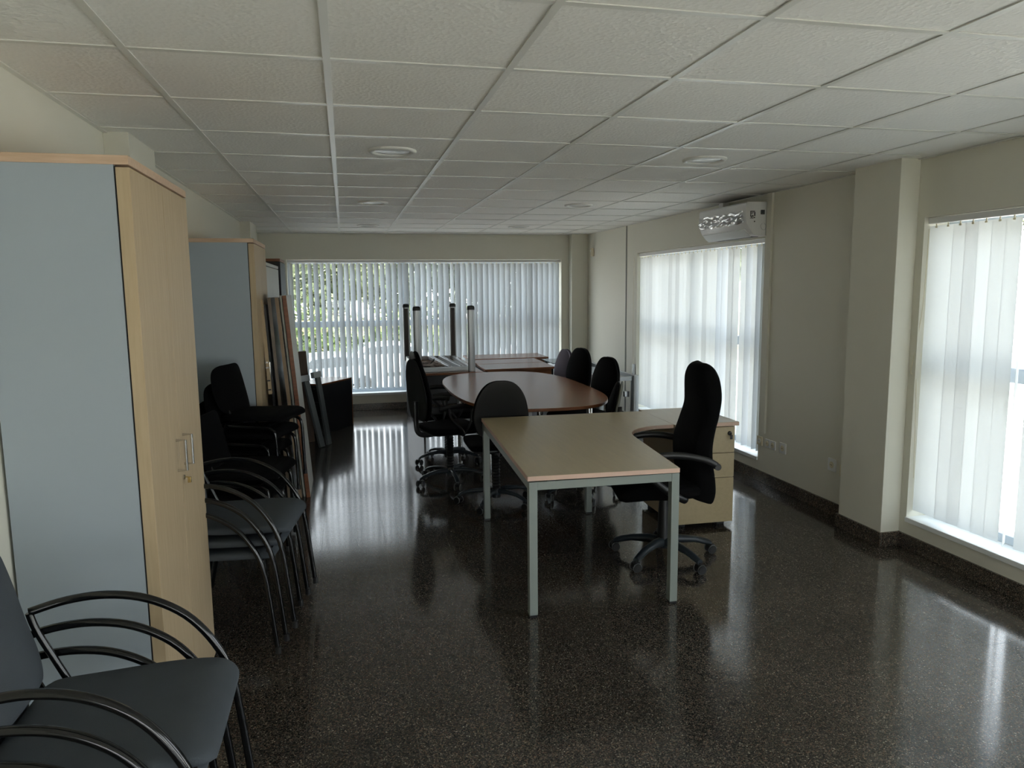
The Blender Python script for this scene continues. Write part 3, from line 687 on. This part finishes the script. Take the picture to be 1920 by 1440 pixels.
obj('carcass', box(B(), 0, .415, .022, .60, .035, .700), MAPLE, t, bevel=.002)
obj('top', box(B(), -.028, .435, -.012, .62, .704, .731), DESKTOP, t, bevel=.002)
obj('top_edge', box(B(), -.026, .436, -.0135, -.0118, .706, .729), DESKEDGE, t)
for z0, z1 in ((.521, .697), (.350, .517), (.037, .346)):
    d = obj('drawer', box(B(), .001, .414, 0, .021, z0, z1), MAPLEX if False else DESKTOP, t, bevel=.0015)
    if z1 > .6:
        obj('lock', lathe(B(), [(.001, -.012), (.012, -.011), (.014, -.004), (.016, .001)], (.375, 0, .652), 16, 'y'), BLACKP, d)
        obj('key', box(box(B(), .373, .377, -.024, -.010, .645, .655), .366, .384, -.028, -.021, .615, .645), BLACKP, d, bevel=.002)
for x in (.06, .35):
    for y in (.08, .54): obj('glide', box(B(), x-.03, x+.03, y-.03, y+.03, 0, .035), BLACKP, t, bevel=.004)

# ------------------------------------------------------------------ oval conference table
t = thing('conference_table', 'large oval walnut meeting table ringed with swivel chairs', 'table', (1.52, 6.49, 0))
def sup(a, b, e, n=72): return [(math.copysign(abs(math.cos(q))**(2/e), math.cos(q))*a, math.copysign(abs(math.sin(q))**(2/e), math.sin(q))*b) for q in [2*PI*i/n for i in range(n)]]
obj('tabletop', prism(B(), sup(.635, 1.25, 3.0), .716, .740), WALNUT, t, bevel=.002)
obj('edge_band', prism(B(), sup(.6365, 1.2515, 3.0), .7175, .7385), WALEDGE, t)
for s in (-1, 1):
    for q in (-1, 1):
        l_ = obj('leg', tube(B(), [(s*.42, q*.80, .01), (s*.42, q*.80, .716)], .025, 14), CHROME, t); obj('foot', lathe(B(), [(.001, 0), (.03, 0), (.03, .01), (.02, .014), (.001, .014)], (s*.42, q*.8, 0), 14), BLACKP, l_)
for q in (-1, 1): obj('cross_beam', box(B(), -.395, .395, q*.8-.02, q*.8+.02, .68, .714), BLACKP, t)
obj('center_beam', box(B(), -.02, .02, -.779, .779, .68, .714), BLACKP, t)

# ------------------------------------------------------------------ walnut desks at the far end
def desk(label, pts, z, th=.024, apron=None, side=True, m=None):
    t = thing('walnut_desk', label, 'desk'); m = m or WALNUT
    obj('desktop', prism(B(), pts, z-th, z), m, t, bevel=.0015)
    cx = sum(p[0] for p in pts)/4; cy = sum(p[1] for p in pts)/4
    ins = [(cx+(x-cx)*.94, cy+(y-cy)*.9) for x, y in pts]
    for i, j in ((0, 3), (1, 2)):
        p, q = Vector(ins[i]), Vector(ins[j]); beam('side_panel', p, q, .022, 0, z-th, BLACKL, t)
    p, q = Vector(ins[0]).lerp(Vector(ins[3]), .25 if not apron else .03), Vector(ins[1]).lerp(Vector(ins[2]), .25 if not apron else .03)
    d = (q-p).normalized()*.012
    beam('modesty_panel', p+d, q-d, .018, .3 if not apron else z-.11, z-th-.001, BLACKL if not apron else WALEDGE, t)
    for i in range(4):
        p, q = Vector(pts[i]), Vector(pts[(i+1) % 4]); o = beam('edge_band', p, q, .003, z-th+.001, z-.001, WALEDGE, t)
    return t
desk('walnut desk at the far left carrying the upturned table frame', [(.80, 7.96), (1.475, 7.93), (1.475, 9.86), (.755, 9.90)], .722)
desk('walnut desk just beyond the oval table, right of the upturned frame', [(1.495, 7.94), (2.315, 7.99), (2.33, 8.535), (1.505, 8.525)], .745, apron=True)
desk('walnut desk in the middle of the far row, behind the nearer one', [(1.52, 8.545), (2.335, 8.555), (2.345, 9.075), (1.53, 9.06)], .745)
desk('walnut desk nearest the far window, jutting out furthest right', [(1.54, 9.18), (2.575, 9.20), (2.58, 9.80), (1.54, 9.80)], .742, apron=True)

# upturned frame
t = thing('upturned_table_frame', 'silver table frame lying upside down on the walnut desk with four legs pointing up', 'table frame', (0, 0, .722))
X0, X1, Y0, Y1 = .765, 1.365, 8.08, 9.50
def rr_(cx, cy, a, b, n=16): return [(cx+x, cy+y) for x, y in sup(a, b, 4, n)]
for x, y, front in ((X0, Y0, 1), (X1, Y0, 1), (X0, Y1, 0), (X1, Y1, 0)):
    l_ = obj('leg', prism(B(), rr_(x, y, .041, .03), 0, .685), ALU, t, ang=40)
    obj('leg_cap', rings(B(), [[Vector((px, py, z)) for px, py in rr_(x, y, .043*k, .032*k)] for z, k in ((.682, 1), (.705, 1), (.718, .93), (.726, .75), (.729, .4))]), BLACKP, l_, ang=60)
    if not front: obj('cable_channel', box(B(), x-.024, x+.024, y-.034, y-.0295, .05, .67), mat('dark_brown_plastic', srgb(52, 42, 40), .5), l_)
beam('frame_rail', (X0+.041, Y0-.008), (X1-.041, Y0-.008), .04, .001, .052, ALU, t)
beam('frame_rail', (X0+.041, Y1), (X1-.041, Y1), .035, .001, .052, ALU, t)
beam('frame_rail', (X0, Y0+.03), (X0, Y1-.03), .035, .001, .06, ALU, t)
beam('frame_rail', (X1, Y0+.03), (X1, Y1-.03), .035, .001, .04, ALU, t)
for x in (1.08, 1.21): 
    rl = beam('loose_rail', (x+.05, Y0+.03), (x-.02, Y1-.05), .05, .012, .055, ALU, t)
    beam('rail_slot', (x+.05, Y0+.06), (x-.02, Y1-.08), .025, .0545, .058, BLACKP, t)
pl = B(); rf = random.Random(11)
bmesh.ops.create_icosphere(pl, subdivisions=4, radius=1)
for v in pl.verts:
    k = 1 + .22*math.sin(v.co.x*7+v.co.y*5) * math.sin(v.co.z*9+2) + .12*math.sin(v.co.y*17+v.co.x*11) + rf.uniform(-.05, .05)
    v.co = Vector((v.co.x*.12*k, v.co.y*.10*k, max(v.co.z, -.5)*.058*k+.035))
tag(obj('plastic_bag', pl, glassmat('crumpled_bag', .35, (.85, .8, .76, 1)), loc=(.95, 8.30, .725), ang=20), 'crumpled clear plastic bag lying inside the upturned frame', 'bag')
# bag body needs to read as pale plastic
bpy.data.objects['plastic_bag'].data.materials[0] = mat('pale_crumpled_plastic', srgb(190, 176, 168), .3, var=.35, vscale=30)
tag(obj('black_strap', tube(B(), [(.905, 8.235, .775), (.93, 8.22, .81), (.96, 8.225, .84), (.965, 8.25, .852)], .008, 6, 4), BLACKP), 'short black strap lying over the crumpled bag', 'strap')

# bare silver frame by the right wall
t = thing('silver_table_frame', 'bare silver table frame without a top beside the far right window', 'table frame')
X0, X1, Y0, Y1 = 2.52, 2.90, 7.06, 8.42
for x, y in ((X0, Y0), (X1, Y0), (X0, Y1), (X1, Y1)):
    l_ = obj('leg', prism(B(), rr_(x, y, .035, .045), .01, .735), ALU, t, ang=40); obj('foot', prism(B(), rr_(x, y, .03, .04), 0, .01), BLACKP, l_)
beam('frame_rail', (X0+.035, Y0), (X1-.035, Y0), .04, .68, .72, ALU, t); beam('frame_rail', (X0+.035, Y1), (X1-.035, Y1), .04, .68, .72, ALU, t)
beam('frame_rail', (X0, Y0+.045), (X0, Y1-.045), .03, .69, .73, ALU, t); beam('frame_rail', (X1, Y0+.045), (X1, Y1-.045), .03, .69, .735, ALU, t)
obj('hinge_bracket', box(B(), X1-.09, X1-.036, Y0+.05, Y0+.09, .5, .56), CHROME, t, bevel=.004)
tag(obj('glass_sheet', box(B(), 2.40, 2.86, 8.36, 8.92, .736, .744), DARKG, bevel=.001), 'dark green glass sheet resting on the silver frame beside the walnut desks', 'glass sheet')
t = thing('trestle', 'low dark trestle under the far edge of the green glass sheet', 'trestle')
for x in (2.45, 2.8): leg('leg', x, 8.86, .03, 0, .735, BLACKP, t)
beam('cross_rail', (2.465, 8.86), (2.785, 8.86), .025, .70, .735, BLACKP, t)

# ------------------------------------------------------------------ leaning boards against the second cabinet
def board(name, label, y0, y1, xb, xt, zt, th, m, edge, zb=0.):
    t = thing(name, label, 'board'); a = math.atan2(xt-xb, zt-zb); L = math.hypot(xt-xb, zt-zb)
    t.location = (xb, y0, zb); t.rotation_euler = (0, a, 0)
    obj('panel', box(B(), -th+.0015, -.0005, 0, y1-y0, 0, L), m, t, bevel=.001)
    obj('edge_band', box(B(), -th, 0, -.0025, 0, 0, L), edge, t)
    return t
TANE = wood('tan_edge', srgb(160, 138, 112), srgb(140, 118, 94), .5, 2)
board('leaning_board', 'grey-brown board leaning second from the left against the maple cabinet', 5.90, 6.62, -.47, -.548, 1.585, .024, GREYB, GREYB)
board('leaning_board', 'tan-edged board leaning in the middle of the stack of boards', 5.905, 6.62, -.385, -.492, 1.585, .026, WBOARD, TANE)
board('leaning_board', 'white-edged thin board leaning between the tan and the brown-edged boards', 5.93, 6.68, -.362, -.470, 1.60, .014, WBOARD, WBOARD)
board('leaning_board', 'white board with orange-brown edge, outermost of the leaning boards', 5.90, 6.46, -.322, -.433, 1.60, .030, WBOARD, WALEDGE)
t = board('leaning_board', 'short pale timber batten with metal fittings, leftmost of the leaning boards', 5.84, 5.885, -.568, -.600, 1.575, .024, MAPLE, MAPLE, .85)
for z in (.03, .10, .20, .24): obj('fitting', box(B(), -.026, -.002, -.005, -.002, z, z+.01), CHROME if z > .15 else BLACKP, t)
board('leaning_board', 'dark timber board standing behind the pale batten', 5.905, 6.5, -.52, -.585, 1.53, .018, BLACKL, BLACKL)
t = thing('brown_board', 'short dark brown board standing behind the steel rails', 'board', (-.455, 8.1, 0), -.05); t.rotation_euler = (0, -.05, 0)
obj('panel', box(B(), 0, .085, 0, .03, 0, .99), wood('dark_walnut', srgb(84, 62, 44), srgb(66, 48, 34), .5, 2), t, bevel=.002)
for k, (xb, yb, xt, yt, zt) in enumerate(((-.285, 7.80, -.435, 7.92, .75), (-.215, 7.92, -.315, 7.98, .78))):
    t = thing('steel_rail', ('grey steel rail leaning left of its pair against the low black cabinet', 'grey steel rail leaning right of its pair against the low black cabinet')[k], 'rail')
    d = Vector((xt-xb, yt-yb, zt)); L = d.length; t.location = (xb, yb, .004); t.rotation_mode = 'QUATERNION'; t.rotation_quaternion = d.to_track_quat('Z', 'Y')
    obj('rail', box(B(), -.036, .036, -.014, .014, 0, L), RAILM, t, bevel=.003)
    obj('groove', box(B(), -.012, .012, -.016, -.0142, .02, L-.02), FRAME, t)
    obj('end_bracket', box(B(), -.05 if k else -.045, .09 if k else .1, -.02, .02, L-.065, L-.002), ALU, t, bevel=.003)

# low black cabinet, turned
u = Vector((.35, .56)).normalized(); ang = math.atan2(u.y, u.x)
t = thing('low_drawer_unit', 'low black drawer unit with brown top under the far window, turned askew', 'drawer unit', (-.30, 8.49, 0), ang)
Lw, Dp, hh = .662, .34, .582
obj('carcass', box(B(), .014, Lw-.013, 0, Dp, 0, hh-.018), BLACKL, t, smooth=False)
obj('top', box(B(), .0, Lw, -.002, Dp, hh-.018, hh), WALNUT, t, bevel=.001)
obj('side_edge', box(B(), Lw-.013, Lw, -.003, Dp, 0, hh-.018), WALEDGE, t)
for z0, z1 in ((.02, .19), (.2, .37), (.38, .555)):
    d = obj('drawer', box(B(), 0, .014, .004, Dp-.004, z0, z1), BLACKL, t, bevel=.001)
    obj('handle', tube(B(), [(0, .07, z1-.03), (-.02, .075, z1-.03), (-.02, .2, z1-.03), (0, .205, z1-.03)], .005, 8), CHROME, d)

# ------------------------------------------------------------------ outside
GZ = -2.1
ASPH = mat('sunlit_asphalt', srgb(178, 174, 168), .9, var=.08, vscale=.4); KERB = mat('pale_concrete', srgb(205, 200, 190), .9)
struct(tag(obj('car_park', box(B(), -60, 80, YB+.8, 120, GZ-.2, GZ), ASPH, smooth=False), 'pale sunlit car park outside the far window', 'ground'))
struct(tag(obj('bounce_ground', box(B(), -30, 60, -40, YF-.3, -.3, -.08), KERB, smooth=False), 'pale raised ground added behind the camera to bounce sunlight indoors', 'ground'))  # unseen ground added at this height to bounce sun onto the ceiling
struct(tag(obj('side_yard', box(B(), XR+.3, 60, YF-.29, YB+.75, GZ-.2, GZ), KERB, smooth=False), 'pale paved yard outside the right windows', 'ground'))
HEDGE = mat('hedge_leaves', srgb(112, 132, 72), .8, var=.35, vscale=6); LEAF = mat('tree_leaves', srgb(120, 130, 92), .8, var=.35, vscale=2); LEAF2 = mat('dark_leaves', srgb(86, 96, 74), .8, var=.3, vscale=2)
BARK = mat('bark', srgb(100, 88, 72), .9)
def leaves(n, f, size, seed):
    rg = random.Random(seed); V = []; Fc = []
    for i in range(n):
        c = f(rg); a = Vector((rg.gauss(0, 1), rg.gauss(0, 1), rg.gauss(0, 1))).normalized(); b = a.cross(Vector((rg.gauss(0, 1), rg.gauss(0, 1), rg.gauss(0, 1)))).normalized()
        s = size*rg.uniform(.6, 1.3); k = len(V); V += [c-a*s, c+b*s*.6, c+a*s, c-b*s*.6]; Fc.append((k, k+1, k+2, k+3))
    me = bpy.data.meshes.new('leaves'); me.from_pydata(V, [], Fc); return me
def crown(R, seed):
    rg0 = random.Random(seed); cl = [(Vector((rg0.gauss(0, .45), rg0.gauss(0, .45), rg0.gauss(0, .35)))*R, rg0.uniform(.3, .5)*R) for _ in range(12)]
    def f(rg):
        c, r = rg.choice(cl); v = Vector((rg.gauss(0, 1), rg.gauss(0, 1), rg.gauss(0, 1))).normalized()*r*rg.uniform(.6, 1); return c+v
    return leaves(4200, f, .12*R/2.5*1.6, seed)
CM = [crown(2.6, s) for s in (1, 2, 3)]
def tree(x, y, hgt, sc, k, lab, m):
    t = thing('tree', lab, 'tree', (x, y, GZ), group='trees outside the windows')
    obj('trunk', tube(B(), [(0, 0, 0), (.1, .05, hgt*.4), (0, 0, hgt*.75), (.1, 0, hgt)], [.2, .16, .12, .06], 8), BARK, t)
    me = CM[k].copy(); me.materials.append(m); o = bpy.data.objects.new('crown', me); C.objects.link(o); o.parent = t; o.location = (0, 0, hgt); o.scale = (sc, sc, sc*.95); o.rotation_euler = (0, 0, x)
    return t
TL = [(-4.2, 44, 4.2, .95), (-.6, 41, 4.4, .95), (2.6, 46, 4, .85), (5.6, 42, 4.8, 1.05), (9.4, 47, 4.4, 1.), (13.0, 42, 4.8, 1.1), (17.5, 46, 4.6, 1.1), (3.6, 58, 7, 1.5), (12, 60, 7.5, 1.6), (20.5, 58, 7, 1.5), (-4.5, 60, 7, 1.5)]
names = ['small pale green tree at the far left of the view through the far window', 'green tree behind the left part of the far blind', 'small tree behind the white car', 'taller green tree behind the middle of the far blind',
         'green tree right of the middle of the far blind', 'dark tree behind the right half of the far blind', 'tree at the right edge of the far window', 'tall distant tree behind the middle of the far window', 'tall distant tree behind the right of the far window',
         'tall distant tree at the far right of the far window', 'tall distant tree at the left of the far window']
for i, ((x, y, h_, s_), nm) in enumerate(zip(TL, names)): tree(x, y, h_, s_, i % 3, nm, LEAF if i % 3 else LEAF2)
for i, (x, y, h_, s_, nm) in enumerate(((16, 9, 6, 1.3, 'bushy tree seen past the near right blind'), (20, 13.5, 6.5, 1.4, 'tree in the yard behind the near right window'), (17, 22, 7, 1.4, 'tree seen between the open slats of the far right blind'), (24, 27, 7, 1.5, 'distant tree seen past the far right blind'))):
    tree(x, y, h_, s_, i % 3, nm, LEAF)
me = leaves(7000, lambda rg: Vector((rg.uniform(-8, 20), rg.uniform(-1, 1), abs(rg.gauss(0, 1))*.9+rg.uniform(0, .8))), .18, 9); me.materials.append(HEDGE)
o = bpy.data.objects.new('hedge', me); C.objects.link(o); o.location = (0, 36.6, GZ+.2); tag(o, 'bright green hedge along the car park behind the cars', 'hedge'); o['kind'] = 'stuff'
tag(obj('garden_wall', box(B(), -12, 26, 38.7, 39, GZ, GZ+2.2), mat('ochre_wall', srgb(200, 185, 150), .9, var=.15, vscale=1)), 'low ochre garden wall behind the hedge', 'wall')
CARG = mat('car_glass', srgb(70, 76, 80), .15)
def car(label, x, y, rot, m):
    t = thing('car', label, 'car', (x, y, GZ), rot, 'cars parked outside the far window')
    P = [(-2.05, .35), (-2.1, .75), (-2.0, .9), (-1.3, .98), (-.75, 1.38), (.55, 1.45), (1.35, 1.35), (1.95, .95), (2.08, .8), (2.08, .35)]
    R = []
    for w_, k in ((-.86, .92), (-.82, 1), (.82, 1), (.86, .92)): R.append([Vector((x_*k if abs(w_) > .83 else x_, w_, .3+(z-.3)*(k if abs(w_) > .83 else 1))) for x_, z in P])
    obj('car_body', rings(B(), R), m, t, ang=30)
    for s in (-1, 1):
        obj('side_window', prism(B(), [(-1.0, .98), (-.62, 1.3), (.5, 1.36), (1.3, 1.26), (1.5, 1.0)], .862, .87, Matrix.Rotation(PI/2, 4, 'X') if s < 0 else Matrix.Rotation(PI/2, 4, 'X') @ Matrix.Translation((0, 0, -1.732))), CARG, t)
        for wx in (-1.3, 1.3): obj('wheel', lathe(B(), [(.001, -.1), (.2, -.1), (.31, -.08), (.31, .08), (.2, .1), (.001, .1)], (wx, s*.8, .31), 18, 'y'), BLACKP, t)
    obj('windscreen', box(B(), -.35, .35, -.7, .7, 0, .02, Matrix.Translation((-1.03, 0, 1.19)) @ Matrix.Rotation(-.63, 4, 'Y')), CARG, t)
    return t
CW = mat('white_car_paint', srgb(225, 228, 230), .2, coat=.5, var=.02); CG = mat('grey_car_paint', srgb(150, 158, 164), .2, coat=.5, var=.02)
car('white car parked broadside beyond the far window', 1.5, 32.5, .1, CW); car('silver car parked left of the white one beyond the far window', -.9, 27.5, .35, CG)
car('white car parked further right beyond the far window', 8.3, 33, 0, CW); car('grey car at the right of the car park', 12.8, 33.5, .1, CG)
t = thing('street_railing', 'thin metal railing in the yard outside the near right window', 'railing', (9.0, 0, GZ))
b0 = obj('baluster', box(B(), -.012, .012, -.012, .012, 0, 1.0), ALUF, t, loc=(0, -4, 0))
for i in range(1, 150): piece(b0, (0, -4+i*.14, 0), t)
for z in (.06, 1.0): obj('top_rail', box(B(), -.02, .02, -4.05, 17, z, z+.04), ALUF, t)
for y in (8, 12): pass
tag(obj('far_building', box(box(B(), 26, 32, 4, 16, GZ, 3), 25.8, 32.2, 3.8, 16.2, 3, 3.3), mat('render_wall', srgb(225, 215, 195), .9)), 'low cream building across the yard', 'building')
